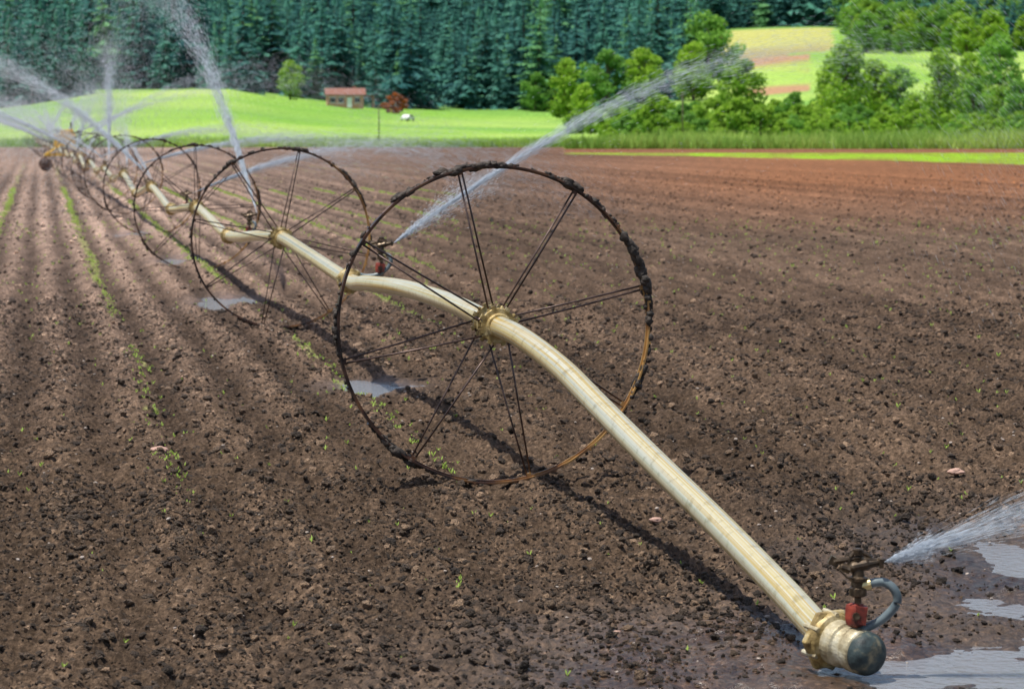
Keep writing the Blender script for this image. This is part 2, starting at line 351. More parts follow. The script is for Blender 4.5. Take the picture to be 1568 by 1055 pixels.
# ------------------------------------------------------------------ instancer
def scatter(name,P,scl,rot,idx,sources,gc=None):
    col=bpy.data.collections.new(name+'_parts')
    for o in sources: col.objects.link(o)
    me=bpy.data.meshes.new(name); n=len(P); me.vertices.add(n); me.vertices.foreach_set('co',np.asarray(P,np.float32).ravel())
    a=me.attributes.new('scl','FLOAT_VECTOR','POINT')
    scl=np.asarray(scl,np.float32)
    if scl.ndim==1: scl=np.repeat(scl[:,None],3,1)
    a.data.foreach_set('vector',scl.ravel())
    a=me.attributes.new('rot','FLOAT_VECTOR','POINT'); a.data.foreach_set('vector',np.asarray(rot,np.float32).ravel())
    a=me.attributes.new('idx','INT','POINT'); a.data.foreach_set('value',np.asarray(idx,np.int32))
    if gc is not None:
        a=me.attributes.new('gc','FLOAT_VECTOR','POINT'); a.data.foreach_set('vector',np.asarray(gc,np.float32).ravel())
    o=link(bpy.data.objects.new(name,me))
    ng=bpy.data.node_groups.new(name+'_gn','GeometryNodeTree')
    ng.interface.new_socket('Geometry',in_out='INPUT',socket_type='NodeSocketGeometry')
    ng.interface.new_socket('Geometry',in_out='OUTPUT',socket_type='NodeSocketGeometry')
    gi=ng.nodes.new('NodeGroupInput');go=ng.nodes.new('NodeGroupOutput')
    ip=ng.nodes.new('GeometryNodeInstanceOnPoints'); ci=ng.nodes.new('GeometryNodeCollectionInfo')
    ci.inputs['Collection'].default_value=col; ci.inputs['Separate Children'].default_value=True; ci.inputs['Reset Children'].default_value=True
    def at(nm,t):
        x=ng.nodes.new('GeometryNodeInputNamedAttribute'); x.data_type=t; x.inputs['Name'].default_value=nm; return x.outputs['Attribute']
    L=ng.links.new
    L(gi.outputs[0],ip.inputs['Points']); L(ci.outputs[0],ip.inputs['Instance']); ip.inputs['Pick Instance'].default_value=True
    L(at('idx','INT'),ip.inputs['Instance Index']); L(at('rot','FLOAT_VECTOR'),ip.inputs['Rotation']); L(at('scl','FLOAT_VECTOR'),ip.inputs['Scale'])
    L(ip.outputs[0],go.inputs[0])
    md=o.modifiers.new('scatter','NODES'); md.node_group=ng
    return o
import bmesh
from mathutils import noise as mn
def lump(name,mat,seed,sub=2,amp=.35,flat=.8):
    bm=bmesh.new(); bmesh.ops.create_icosphere(bm,subdivisions=sub,radius=1)
    rr=np.random.default_rng(seed); off=rr.random(3)*50
    for v in bm.verts:
        p=v.co.copy(); k=1+amp*mn.noise(p*1.3+Vector(off))*1.6+amp*.5*mn.noise(p*3.1+Vector(off))
        v.co=p*k; v.co.z*=flat
    me=bpy.data.meshes.new(name); bm.to_mesh(me); bm.free(); me.materials.append(mat)
    for p in me.polygons: p.use_smooth=(seed%3==0)
    return me
def clods():
    src=[bpy.data.objects.new('clod_shape_%02d'%i,lump('clod',M_clod,i+1,2 if i<3 else 1,.45,.75)) for i in range(8)]
    def zone(y0,y1,n,med,mx,fade=None):
        Y=np.sqrt(rng.random(n)*(y1**2-y0**2)+y0**2); X=(rng.random(n)*2-1)*.235*Y
        s=np.minimum(med*np.exp(rng.normal(0,.6,n)),mx)
        c=furrow(X,Y)
        keep=rng.random(n)<np.clip(.3+1.4*(fbm(X*1.2,Y*1.2,3,91)-.2),0,1)*(.7+.3*np.sin(2*math.pi*c/.56))
        if fade: keep&=rng.random(n)<np.clip((y1-Y)/(y1-fade),0,1)
        pm=pudmask(X,Y); w=wetmask(X,Y)
        keep&=rng.random(n)>np.clip(pm*2.5,0,1); keep&=rng.random(n)>w*.55
        return X[keep],Y[keep],s[keep]
    R=[zone(9,16,150000,.0053,.027),zone(16,32,135000,.0078,.032),zone(32,130,90000,.016,.042,50)]
    X=np.concatenate([a[0] for a in R]);Y=np.concatenate([a[1] for a in R]);s=np.concatenate([a[2] for a in R])
    Z=ground_z(X,Y)+s*.25; n=len(X)
    C=soil_col(X,Y)*(1.2-.6*wetmask(X,Y))[:,None]
    scatter('soil_clods',np.stack([X,Y,Z],-1),np.stack([s,s*(.8+.4*rng.random(n)),s*(.7+.4*rng.random(n))],-1),rng.random((n,3))*[.5,.5,6.28],rng.integers(0,8,n),src,C)
    src=[bpy.data.objects.new('pebble_shape_%02d'%i,lump('pebble',M_stone,i+30,2,.2,.6)) for i in range(3)]
    n=2200; Y=np.sqrt(rng.random(n)*(45**2-81)+81); X=(rng.random(n)*2-1)*.225*Y; s=.004+.009*rng.random(n)**2
    scatter('pebbles',np.stack([X,Y,ground_z(X,Y)+s*.6],-1),s,rng.random((n,3))*[.3,.3,6.28],rng.integers(0,3,n),src)
clods()
def seedlings():
    mb=MB()
    for k in range(7):
        a=rng.random()*6.28; l=.6+.6*rng.random(); d=np.array([math.cos(a),math.sin(a),.9+rng.random()]); d/=np.linalg.norm(d); p=np.array([-d[1],d[0],0])*.22
        mb.add([(0,0,0),tuple(d*l*.6+p),tuple(d*l),tuple(d*l*.6-p)],[(0,1,2,3)])
    me=mb.mesh('seedling',[M_grass],False); t=me.attributes.new('tint','FLOAT','POINT'); t.data.foreach_set('value',[.85]*len(me.vertices))
    o=bpy.data.objects.new('seedling_shape',me)
    n=20000; Y=15+75*rng.random(n); k=rng.integers(-14,8,n); c=(k+.5)*1.68+rng.normal(0,.05,n); X=c-.1777*Y
    X=X-(furrow(X,Y)-c)
    keep=(X/Y<-.02)&(X/Y>-.24)&(fbm(X*1.2,Y*.5,2,8)>.4)
    n2=2000; Y2=np.sqrt(rng.random(n2)*(60**2-81)+81); X2=(rng.random(n2)*2-1)*.22*Y2
    X=np.concatenate([X[keep],X2]);Y=np.concatenate([Y[keep],Y2]); n=len(X); s=.012+.02*rng.random(n)+.0005*Y
    scatter('crop_seedlings',np.stack([X,Y,ground_z(X,Y)],-1),s,rng.random((n,3))*[.2,.2,6.28],np.zeros(n,int),[o])
seedlings()
for (x,y,s) in [(-2.29,17.3,.055),(.78,14.45,.035),(.35,12.0,.02),(.44,11.2,.018),(2.7,16.2,.05)]:
    o=bpy.data.objects.new('stone',lump('stone',M_brick,int(abs(x)*100)%17+2,3,.2,.4)); o.location=(x,y,gz(x,y)+s*.5); o.scale=(s,s*.7,s); link(o)
# ------------------------------------------------------------------ irrigation wheels
def wheel_mesh(seed,mudk=1.0):
    rr=random.Random(seed); mb=MB(); R=.95; seg=144
    prof=[(-.032,R+.0),(-.032,R-.009),(-.006,R-.01),(-.006,R-.02),(.006,R-.02),(.006,R-.01),(.032,R-.009),(.032,R+.0)]
    V=[];Fc=[];np_=len(prof)
    for k in range(seg):
        a=2*math.pi*k/seg
        for (y,r) in prof: V.append((r*math.cos(a),y,r*math.sin(a)))
    for k in range(seg):
        k2=(k+1)%seg
        for i in range(np_):
            j=(i+1)%np_; Fc.append((k*np_+i,k*np_+j,k2*np_+j,k2*np_+i))
    mb.add(V,Fc,0)
    for k in range(24):
        a=2*math.pi*(k+.5)/24; R3=[[math.cos(a),0,-math.sin(a)],[0,1,0],[math.sin(a),0,math.cos(a)]]
        c=((R+.005)*math.cos(a),0,(R+.005)*math.sin(a)); box(mb,c,(.012,.068,.014),0,R3)
    for k in range(8):
        a=math.radians(13+45*k)
        for sgn in (-1,1):
            a0=a+sgn*.38; p0=np.array([.1*math.cos(a0),-.13*sgn,.1*math.sin(a0)])
            a1=a+sgn*.012; p1=np.array([(R-.018)*math.cos(a1),.004*sgn,(R-.018)*math.sin(a1)])
            mid=(p0+p1)/2+np.array([0,0,-.003])
            tube(mb,[p0,mid,p1],.0058,8,1)
            lathe(mb,p0-(p1-p0)/np.linalg.norm(p1-p0)*.012,p1-p0,[(0,.011),(.03,.011)],8,2)
        box(mb,((R-.022)*math.cos(a),0,(R-.022)*math.sin(a)),(.026,.026,.026),0,[[math.cos(a),0,-math.sin(a)],[0,1,0],[math.sin(a),0,math.cos(a)]])
    for y in (-.13,.13):
        lathe(mb,(0,y-.012,0),(0,1,0),[(0,.07),(0,.102),(.004,.106),(.02,.106),(.024,.102),(.024,.07)],32,2)
        for k in range(8):
            a=2*math.pi*(k+.35)/8; box(mb,(.108*math.cos(a),y,.108*math.sin(a)),(.026,.028,.028),2,[[math.cos(a),0,-math.sin(a)],[0,1,0],[math.sin(a),0,math.cos(a)]])
    lathe(mb,(0,-.17,0),(0,1,0),[(0,.068),(.01,.076),(.08,.076),(.09,.072),(.25,.072),(.26,.076),(.33,.076),(.34,.068)],28,2)
    for y in (-.06,.06):
        for sx in (-1,1):
            box(mb,(sx*.09,y,0),(.05,.04,.05),2); lathe(mb,(sx*.1,y,-.045),(0,0,1),[(0,.009),(.09,.009)],8,1)
            lathe(mb,(sx*.1,y,.026),(0,0,1),[(0,.016),(.014,.016)],6,1)
    def dens(a):
        a=math.degrees(a)%360
        d=.03
        for c,w,s in [(18,26,1.),(45,12,.7),(62,10,.9),(100,16,.9),(125,5,.5),(160,10,.4),(180,12,.5),(233,11,.9),(337,8,.9),(262,8,.3)]:
            dd=min(abs(a-c),360-abs(a-c)); d=max(d,s*math.exp(-(dd/w)**2))
        return d
    cnt=int(420*mudk); ico=bmesh.new(); bmesh.ops.create_icosphere(ico,subdivisions=2,radius=1); iv=[v.co.copy() for v in ico.verts]
    fi=[[v.index for v in f.verts] for f in ico.faces]
    for i in range(cnt*3):
        a=rr.random()*2*math.pi; dn=dens(a)
        if rr.random()>dn: continue
        s=(.006+.02*rr.random()**2)*(.5+.6*dn); r=R+rr.uniform(-.008,.012); y=rr.uniform(-.032,.032)
        c=Vector((r*math.cos(a),y,r*math.sin(a))); o=Vector((rr.random()*40,)*3)
        el=1+1.3*rr.random(); V=[]
        for p in iv:
            k=s*(1+.6*mn.noise(p*1.6+o)); q=p*k; rad=q.x; tan=q.z*el
            V.append((c.x+rad*math.cos(a)-tan*math.sin(a),c.y+q.y,c.z+rad*math.sin(a)+tan*math.cos(a)))
        mb.add(V,fi,3)
    ico.free()
    me=mb.mesh('irrigation_wheel',[M_rim,M_spoke,M_brass,M_mud],False)
    sm=[p.material_index in (3,1) for p in me.polygons]; me.polygons.foreach_set('use_smooth',sm)
    return me
WM=[wheel_mesh(1,1.0),wheel_mesh(2,.35)]
SP=12.2; hubs=[]
for k in range(19):
    d=15.9+SP*k; x=-.105+SL*(d-15.9); z=.962 if k<2 else .93+.03*math.sin(k*2.1)
    hubs.append((x,d,z)); o=bpy.data.objects.new('irrigation_wheel',WM[0] if k==0 else WM[1]); o.location=(x,d,z)
    o.rotation_euler=(0,0 if k==0 else [.06,-.35,.2,.5,-.1][k%5],math.radians(10.84)); link(o)
# ------------------------------------------------------------------ main pipe
pipe=bpy.data.objects.new('irrigation_pipe',None); link(pipe)
e0=np.array([1.253,10.66,.1]); ed=np.array([.2,-.3,-.035]); ed/=np.linalg.norm(ed)
A=[tuple(e0+ed*.02),(1.225,10.87,.122),(1.143,11.2,.19),(.93,12.0,.351),(.685,12.92,.523),(.46,13.77,.687),(.27,14.49,.826),(.06,15.28,.927),hubs[0],(-.355,17.2,.985),(-.66,18.8,.972),(-.905,20.1,.935),(-1.177,21.5,.875)]
path=A; coup=[]
for k in range(18):
    h0=hubs[k];h1=hubs[k+1]; t=[.545,.533,.5,.5][min(k,3)]; cz=[.833,.715,.69][min(k,2)] if k<3 else .70+.05*math.sin(k*1.7)
    c=(h0[0]+(h1[0]-h0[0])*t,h0[1]+SP*t,cz)
    if k>0: path.append((h0[0]*.6+c[0]*.4,h0[1]*.6+c[1]*.4,.36*cz+.64*h0[2]))
    coup.append(c); path.append(c); path.append((c[0]*.45+h1[0]*.55,c[1]*.45+h1[1]*.55,.4*cz+.6*h1[2])); path.append(h1)
mb=MB(); tube(mb,catmull(path,10),.0625,32,0)
o=bpy.data.objects.new('pipe_run',mb.mesh('pipe_run',[M_pipe])); link(o,pipe)
dirn=np.array([SL,1,0])/math.hypot(SL,1)
def coupler(c,k):
    mb=MB(); c=np.array(c)
    lathe(mb,c-dirn*.16,dirn,[(0,.066),(.01,.076),(.1,.078),(.11,.1),(.13,.108),(.15,.1),(.16,.084),(.2,.084),(.21,.1),(.23,.102),(.25,.078),(.31,.074),(.32,.066)],24,0)
    for s in range(6):
        a=s*math.pi/3+.3; x,y=frame(dirn); p=c+.1*(math.cos(a)*x+math.sin(a)*y); lathe(mb,p-dirn*.06,dirn,[(0,.014),(.12,.014)],6,0)
    o=bpy.data.objects.new('coupler',mb.mesh('coupler',[M_brass],False)); link(o,pipe)
for k,c in enumerate(coup): coupler(c,k)
mb=MB()
lathe(mb,e0,ed,[(0,.066),(.0,.118),(.012,.13),(.035,.132),(.045,.118),(.05,.09)],6,0)
lathe(mb,e0+ed*.012,ed,[(0,.07),(0,.108),(.02,.114),(.05,.108),(.06,.088)],28,0)
lathe(mb,e0+ed*.055,ed,[(0,.075),(.01,.09),(.07,.092),(.08,.08),(.11,.078),(.13,.088),(.17,.088),(.18,.078)],32,1)
for s in range(6):
    x,y=frame(ed); a=s*math.pi/3+.5; p=e0+.106*(math.cos(a)*x+math.sin(a)*y); lathe(mb,p-ed*.02,ed,[(0,.012),(.085,.012)],6,1)
prof=[(.17,.07),(.185,.085),(.22,.087),(.235,.08),(.24,.086)]+[(.25+.06*math.sin(t),.086*math.cos(t)**.7) for t in np.linspace(0.1,1.5,9)]
lathe(mb,e0,ed,prof,32,2)
box(mb,e0+np.array([.11,-.06,.055]),(.09,.05,.045),1,Matrix.Rotation(-.35,3,'Y'))
o=bpy.data.objects.new('end_plug',mb.mesh('end_plug',[M_brass,M_cast,M_cap],False)); link(o,pipe)
mod=o.modifiers.new('b','BEVEL'); mod.width=.003; mod.segments=2
for p in o.data.polygons: p.use_smooth = p.material_index==2
# ------------------------------------------------------------------ sprinklers
def sprinkler_mesh(hose,body,name):
    mb=MB(); K=1.35
    tube(mb,catmull(hose,8),.0175,16,0)
    hs=np.array(hose)
    lathe(mb,hs[0]-(hs[1]-hs[0])*.15,hs[1]-hs[0],[(0,.026),(.03,.028),(.045,.022)],12,3)
    lathe(mb,hs[-1]-(hs[-1]-hs[-2])*.6,hs[-1]-hs[-2],[(0,.0235),(.05,.0235),(.055,.019)],12,4)
    B=np.array(body)
    def P(x,y,z): return B+np.array([x,y,z])*K*.86
    def pr(l): return [(a*K*.86,b*K) for a,b in l]
    lathe(mb,P(0,0,-.035),(0,0,1),pr([(0,.018),(.005,.026),(.03,.026),(.035,.02),(.05,.02),(.055,.028),(.065,.028),(.07,.018),(.1,.016)]),16,1)
    nd=np.array([.97,0,.2])
    lathe(mb,P(-.03,0,.063),nd,pr([(0,.012),(.01,.018),(.06,.018),(.07,.014),(.1,.012),(.105,.015),(.12,.009)]),14,1)
    lathe(mb,P(-.028,0,.057),(-.9,0,.3),pr([(0,.014),(.03,.012),(.035,.008)]),12,1)
    tube(mb,catmull([P(.045,0,.07),P(.04,0,.1),P(.0,0,.118),P(-.025,0,.1),P(-.03,0,.065)],6),.0085,8,1)
    tube(mb,[P(-.08,.012,.083),P(-.03,.004,.092),P(.0,0,.096),P(.05,-.004,.09),P(.075,-.004,.082)],[.016,.01,.011,.009,.012],8,1)
    box(mb,P(-.08,.014,.083),(.04,.03,.034),1,Matrix.Rotation(.5,3,'Y')); box(mb,P(.078,-.006,.08),(.016,.036,.036),1)
    lathe(mb,P(0,0,.108),(0,0,1),pr([(0,.014),(.018,.015),(.022,.008)]),12,1)
    sp=[P(.014*math.cos(t),.014*math.sin(t),.07+.03*t/25) for t in np.linspace(0,25,60)]; tube(mb,sp,.0025,5,1)
    tube(mb,[P(.0,-.02,.03),P(-.04,-.03,.035),P(-.065,-.03,.06)],.005,6,1)
    lathe(mb,B+[-.0,0,-.04],(.0,0,-1),[(0,.014),(.03,.014)],10,1)
    W=B+[-.012,0,-.11]; R=np.array(Matrix.Rotation(.12,3,'Y'))
    lathe(mb,W+[0,0,.045],(0.02,0,-1),[(0,.018),(.005,.034),(.02,.038),(.06,.04),(.085,.036),(.095,.02)],4,2)
    box(mb,W+[.02,-.005,0],(.045,.06,.07),2,R); lathe(mb,W+[.0,-.035,0],(0,-1,0),[(0,.015),(.012,.015)],8,1)
    me=mb.mesh(name,[M_hose,M_dark,M_red,M_cast,M_pipe],False)
    me.polygons.foreach_set('use_smooth',[p.material_index in(0,) for p in me.polygons]); return me
hose1=[(-.03,0,-.01),(.04,.01,.02),(.105,.0,.062),(.15,-.01,.122),(.138,-.01,.172),(.1,0,.198),(.055,0,.196),(.03,0,.19)]
B1=(-.003,0,.182); o=bpy.data.objects.new('impact_sprinkler',sprinkler_mesh(hose1,B1,'impact_sprinkler')); o.location=(1.368,10.5,.15); link(o)
def noz(b): return (b[0]+.103,b[1],b[2]+.096)
NZ=[noz((1.368+B1[0],10.5,.15+B1[2]))]
hose2=[(.05,0,.03),(.14,.0,.0),(.26,.0,.02),(.34,-.01,.09),(.35,-.01,.15),(.32,0,.18),(.29,0,.175)]
sm2=sprinkler_mesh(hose2,(.27,0,.18),'impact_sprinkler')
azs=[(.42,.907,.30,22),(-.235,.97,.46,20.5),(.45,.89,.22,19),(-.55,.83,.45,19),(.7,.7,.26,16),(-.15,1,.52,20),(.6,.8,.3,16),(-.8,.6,.42,18)]
for k,c in enumerate(coup):
    o=bpy.data.objects.new('impact_sprinkler',sm2); o.location=c
    if k<len(azs): az=azs[k]
    else:
        t=rng.random()*6.28; az=(math.cos(t),abs(math.sin(t)),.38+.15*rng.random(),18+3*rng.random())
    o.location=(c[0],c[1],c[2]+(.04 if k==0 else 0))
    link(o)
    NZ.append(noz(np.array(o.location)+[.27,0,.18])); coup[k]=(*c,az)
# ------------------------------------------------------------------ water sprays
def spray(p0,az,n,length,thick,spread,name='water_spray',core=.35,tpow=1.2,slowk=.38,tmax=None,grow=1.2):
    ax,ay,tt,v=az; h=np.array([ax,ay]); h=h/np.linalg.norm(h); g=9.8
    th=math.atan(tt); vz=v*math.sin(th); vh=v*math.cos(th)
    T=(vz+math.sqrt(vz*vz+2*g*p0[2]))/g
    if tmax: T=min(T,tmax)
    t=T*rng.random(n)**tpow
    slow=np.where(rng.random(n)<core,1-.03*rng.random(n),1-slowk*rng.random(n)**1.5)
    gr=1+grow*t
    side=rng.normal(0,spread,n)*gr; up=rng.normal(0,spread*.8,n)*gr
    vvh=vh*slow; vvz=vz*slow+up*v
    drag=1-.08*t
    q=vvh*t*drag; z=p0[2]+vvz*t-.5*g*t*t
    x=p0[0]+h[0]*q-h[1]*side*q; y=p0[1]+h[1]*q+h[0]*side*q
    vel=np.stack([h[0]*vvh-h[1]*side*vvh,h[1]*vvh+h[0]*side*vvh,vvz-g*t],-1)
    C=np.stack([x,y,z],-1); keep=z>0.02; C=C[keep];vel=vel[keep];t=t[keep]; n=len(C)
    d=vel/np.linalg.norm(vel,axis=1)[:,None]
    L=(length*(.4+1.2*rng.random(n))*np.clip(t*v/length/1.0+.2,.2,1))[:,None]; r=(thick*(.5+rng.random(n)))[:,None]
    C=C+d*L*.5
    a=np.cross(d,np.array([0,0,1.])); a/=np.linalg.norm(a,axis=1)[:,None]+1e-9; b=np.cross(d,a)
    V=np.stack([C-d*L*.5,C+a*r,C+(-.5*a+.87*b)*r,C+(-.5*a-.87*b)*r,C+d*L*.5],1).reshape(-1,3)
    base=(np.arange(n)*5)[:,None]; f=np.array([(0,2,1),(0,3,2),(0,1,3),(4,1,2),(4,2,3),(4,3,1)])
    Fc=(base[:,None,:]+f[None]).reshape(-1,3)
    me=bpy.data.meshes.new(name); me.vertices.add(len(V)); me.vertices.foreach_set('co',V.ravel())
    me.loops.add(Fc.size); me.loops.foreach_set('vertex_index',Fc.ravel().astype(np.int32)); me.polygons.add(len(Fc))
    me.polygons.foreach_set('loop_start',np.arange(len(Fc))*3); me.polygons.foreach_set('loop_total',np.full(len(Fc),3)); me.update(calc_edges=True)
    me.materials.append(M_drop); return link(bpy.data.objects.new(name,me))
spray(NZ[0],(1,-.05,.36,17),3300,.1,.0004,.085,core=.85,tpow=1.4,tmax=.1)
spray(NZ[0],(1,-.05,.34,17),3000,.03,.0005,.17,core=.9,tpow=1.8,tmax=.011)
spray(NZ[0],(1,-.05,.38,17),3000,.1,.0008,.1,core=.7,tpow=.9)
for k,c in enumerate(coup):
    az=c[3]; d=c[1]
    if k==0:
        spray(NZ[1],az,15000,.3,.0007,.008,core=.8,tpow=1.9,slowk=.12,grow=1.5)
        spray(NZ[1],az,4500,.06,.001,.05,core=.9,tpow=1.5,tmax=.09)
        spray(NZ[1],az,1800,.1,.0009,.07,core=.1,tpow=.8,slowk=.5)
    elif k==1:
        spray(NZ[2],az,18000,.3,.0012,.011,core=.9,tpow=1.4,slowk=.2)
        spray(NZ[2],az,3000,.15,.001,.05,core=.3,tpow=.9,slowk=.4)
    else:
        up=k in(3,5,7); n=(14000 if up else 6500) if k<8 else 6500
        spray(NZ[k+1],az,n,.35,.0009+.000018*d if up else .0008+.000014*d,.013,core=.85,tpow=1.4 if up else 1.8,slowk=.3)
        if k>2:
            t=1.4+rng.random()*1.7; spray(NZ[k+1],(math.cos(t),math.sin(t)*.8+.1,.5,15+4*rng.random()),4500,.3,.0009+.000016*d,.025,core=.6,tpow=1.2)
        if k>3:
            spray(NZ[k+1],(-abs(az[0]),az[1],.7,12),4500,.12,.0008+.000014*d,.22,core=.2,tpow=.8,slowk=.7)
spray((2.2,26.,4.2),(1,.25,.05,6),3500,.12,.0009,.25,core=.1,tpow=.8)
# ------------------------------------------------------------------ trees
def conifer(name,seed,H=20.,W=.19):
    rr=np.random.default_rng(seed); mb=MB(); tube(mb,[(0,0,-1),(0,0,H*.5),(0,0,H*.97)],[.3,.18,.03],6,0)
    V=[];Fc=[];T=[]
    nl=20
    for l in range(nl):
        t=(l+rr.random()*.9)/nl; z=H*(.05+.93*t); R=H*W*(1-t)**.8*(.6+.7*rr.random())+.3
        nb=int(9-4*t)
        a0=rr.random()*6.28
        for b in range(nb):
            a=a0+6.283*b/nb+rr.normal(0,.3); r=R*(.5+.7*rr.random()); tint=rr.random(); zb=z+rr.normal(0,.3)
            ca,sa=math.cos(a),math.sin(a); droop=.2+.4*rr.random()
            for s in range(4):
                q0=r*s/4.; q1=r*(s+1.3)/4.3; w=r*.17*(1.3-s/4.)+.1
                for sg in(-1,1):
                    p0=(ca*q0,sa*q0,zb-droop*q0*.6); ang=a+sg*(.6+.3*rr.random()); l_=q1-q0+w
                    p1=(p0[0]+math.cos(ang)*l_,p0[1]+math.sin(ang)*l_,p0[2]-droop*l_-.5*rr.random()*w)
                    p2=(ca*q1,sa*q1,zb-droop*q1*.6-.25*w*rr.random())
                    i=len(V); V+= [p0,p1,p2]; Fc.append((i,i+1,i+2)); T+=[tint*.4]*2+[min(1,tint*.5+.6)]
    for k in range(6):
        a=rr.random()*6.28; i=len(V); V+=[(0,0,H*1.02),(math.cos(a)*.6,math.sin(a)*.6,H*.92),(math.cos(a+.8)*.5,math.sin(a+.8)*.5,H*.9)]; Fc.append((i,i+1,i+2)); T+=[.6]*3
    n0=mb.n; mb.add(V,Fc,1)
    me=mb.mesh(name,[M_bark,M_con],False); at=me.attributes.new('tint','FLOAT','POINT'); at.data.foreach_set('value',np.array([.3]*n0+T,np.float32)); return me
def broadleaf(name,seed,mat,H=10.,W=.42,base=.18,ncl=34,nleaf=95,ls=.3,elong=1.):
    rr=np.random.default_rng(seed); mb=MB()
    cent=[]
    for i in range(ncl):
        t=(i+.5)/ncl; z=H*(base+(1-base)*.94*t); prof=math.sin(math.pi*min(1,(t*.86+.14)))**.6
        R=H*W*prof*(.45+.6*rr.random()); a=rr.random()*6.28*1.0+i*2.4
        cent.append((R*math.cos(a)*.85,R*math.sin(a)*.85,z+rr.normal(0,.02)*H,H*(.085+.07*rr.random())*(1.2-.4*t)))
    th=H*.02+.03
    tube(mb,[(0,0,-.5),(.02*H*rr.normal(),.01*H,H*.35),(.02*H*rr.normal(),0,H*.8)],[th*1.4,th,th*.3],8,0)
    for c in cent[::3]:
        tube(mb,[(0,0,max(.1*H,c[2]*.55)),(c[0]*.5,c[1]*.5,c[2]*.8),(c[0],c[1],c[2])],[th*.5,th*.3,th*.1],5,0,False)
    n0=mb.n; V=[];T=[]
    for c in cent:
        n=nleaf; u=rr.normal(size=(n,3)); u/=np.linalg.norm(u,axis=1)[:,None]; rad=c[3]*(.35+.75*rr.random(n)**.6)
        P=np.array(c[:3])+u*rad[:,None]*[1.15,1.15,.8*elong]
        ct=rr.random()
        A=rr.normal(size=(n,3));A/=np.linalg.norm(A,axis=1)[:,None]; Bv=np.cross(A,rr.normal(size=(n,3)));Bv/=np.linalg.norm(Bv,axis=1)[:,None]
        s=(ls*(.6+.8*rr.random(n)))[:,None]*H/10
        V.append(np.stack([P-A*s,P+Bv*s*.6,P+A*s,P-Bv*s*.6],1).reshape(-1,3))
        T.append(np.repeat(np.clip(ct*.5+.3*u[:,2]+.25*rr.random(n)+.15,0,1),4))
    V=np.concatenate(V);T=np.concatenate(T); Fc=np.arange(len(V)).reshape(-1,4)
    mb.add(V,Fc,1)
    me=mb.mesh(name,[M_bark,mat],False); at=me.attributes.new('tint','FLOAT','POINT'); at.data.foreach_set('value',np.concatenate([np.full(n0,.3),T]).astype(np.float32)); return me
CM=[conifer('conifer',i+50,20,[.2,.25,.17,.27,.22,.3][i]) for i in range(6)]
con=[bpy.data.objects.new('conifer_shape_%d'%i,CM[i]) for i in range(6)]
def forest():
    us=(np.array([-900,0,150,350,600,1050,1090,1290,1330,1568,2400])-784)/F; ds=[560,562,575,602,604,606,935,935,820,800,800]
    n=8500; Y=np.sqrt(rng.random(n)*(1480**2-550**2)+550**2); R=(rng.random(n)*2-1)*.34; X=R*Y
    k=Y>np.interp(R,us,ds)+rng.normal(0,8,n); k&=(np.abs(R)<.25)|(rng.random(n)<.5)
    k&=fbm(X*.025,Y*.018,3,13)>.3+.12*rng.random(n)
    X=X[k];Y=Y[k]
    n=350; R2=rng.random(n)*.6-.3; Y2=np.interp(R2,us,ds)+rng.random(n)*35; X=np.concatenate([X,R2*Y2]);Y=np.concatenate([Y,Y2]); n=len(X)
    s=(.45+.8*rng.random(n)**1.2)*(.65+.8*fbm(X*.03,Y*.03,2,17))
    sc=np.stack([s*(.75+.5*rng.random(n))]*2+[s],-1)
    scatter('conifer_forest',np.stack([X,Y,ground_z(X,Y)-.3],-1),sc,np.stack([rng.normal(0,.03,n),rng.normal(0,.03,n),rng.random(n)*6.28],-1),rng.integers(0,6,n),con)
forest()
BL=[broadleaf('deciduous_tree',i+70,[M_leaf,M_leafdark,M_leaf,M_leafdark][i],10,[.36,.42,.3,.46][i],[.15,.12,.1,.08][i]) for i in range(4)]
PO=[broadleaf('poplar_tree',i+80,M_leaf,10,.2,.06,34,90,.26,elong=1.5) for i in range(2)]
SH=[broadleaf('shrub',i+90,[M_leaf,M_leafdark,M_leaf][i],10,[.6,.7,.55][i],.03,36,90,.42) for i in range(3)]
RU=broadleaf('shrub_rust',99,M_rustleaf,10,.7,.05,30,80,.45)
def put(name,me,u,d,hpx,H=10.):
    x=(u-784)/F*d; h=hpx*d/F; o=bpy.data.objects.new(name,me); o.location=(x,d,gz(x,d)-.1); s=h/H; o.scale=(s*random.uniform(.9,1.15),s,s); o.rotation_euler=(0,0,random.uniform(0,6.28)); link(o)
for i,(u,d,h) in enumerate([(12,548,135),(50,545,120),(85,548,138),(125,552,118),(352,575,112),(385,580,98),(330,585,90),(575,585,98),(548,588,78),(600,592,70),(28,552,112),(105,550,100)]):
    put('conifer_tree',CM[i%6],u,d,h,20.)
for i,(u,d,h) in enumerate([(445,560,62),(868,560,95),(895,520,62),(930,590,95),(985,590,90),(1085,640,120),(1062,600,90),(1215,420,60),(1340,430,105),(1375,430,95),(1400,390,62),(1490,400,85),(1535,370,78),(1562,360,92),(1485,460,110),(820,600,60),(1135,420,110),(1530,600,90),(905,400,40)]):
    put('deciduous_tree',BL[(i*2)%4 if i<2 else i%4],u,d,h)
for u,d,h in [(1296,410,135),(1440,395,128),(1275,430,110)]: put('poplar_tree',PO[int(u)%2],u,d,h)
for i,(u,d,h) in enumerate([(1010,300,74),(1048,290,62),(1128,285,75),(1165,290,62),(960,300,42),(1095,310,70),(1230,330,40),(1300,320,52),(1350,330,48),(1400,330,42),(1190,340,50),(1470,330,42),(1520,320,45),(1560,310,42),(930,320,30),(880,420,35)]):
    put('shrub',SH[i%3],u,d,h)
put('shrub',RU,603,565,32)
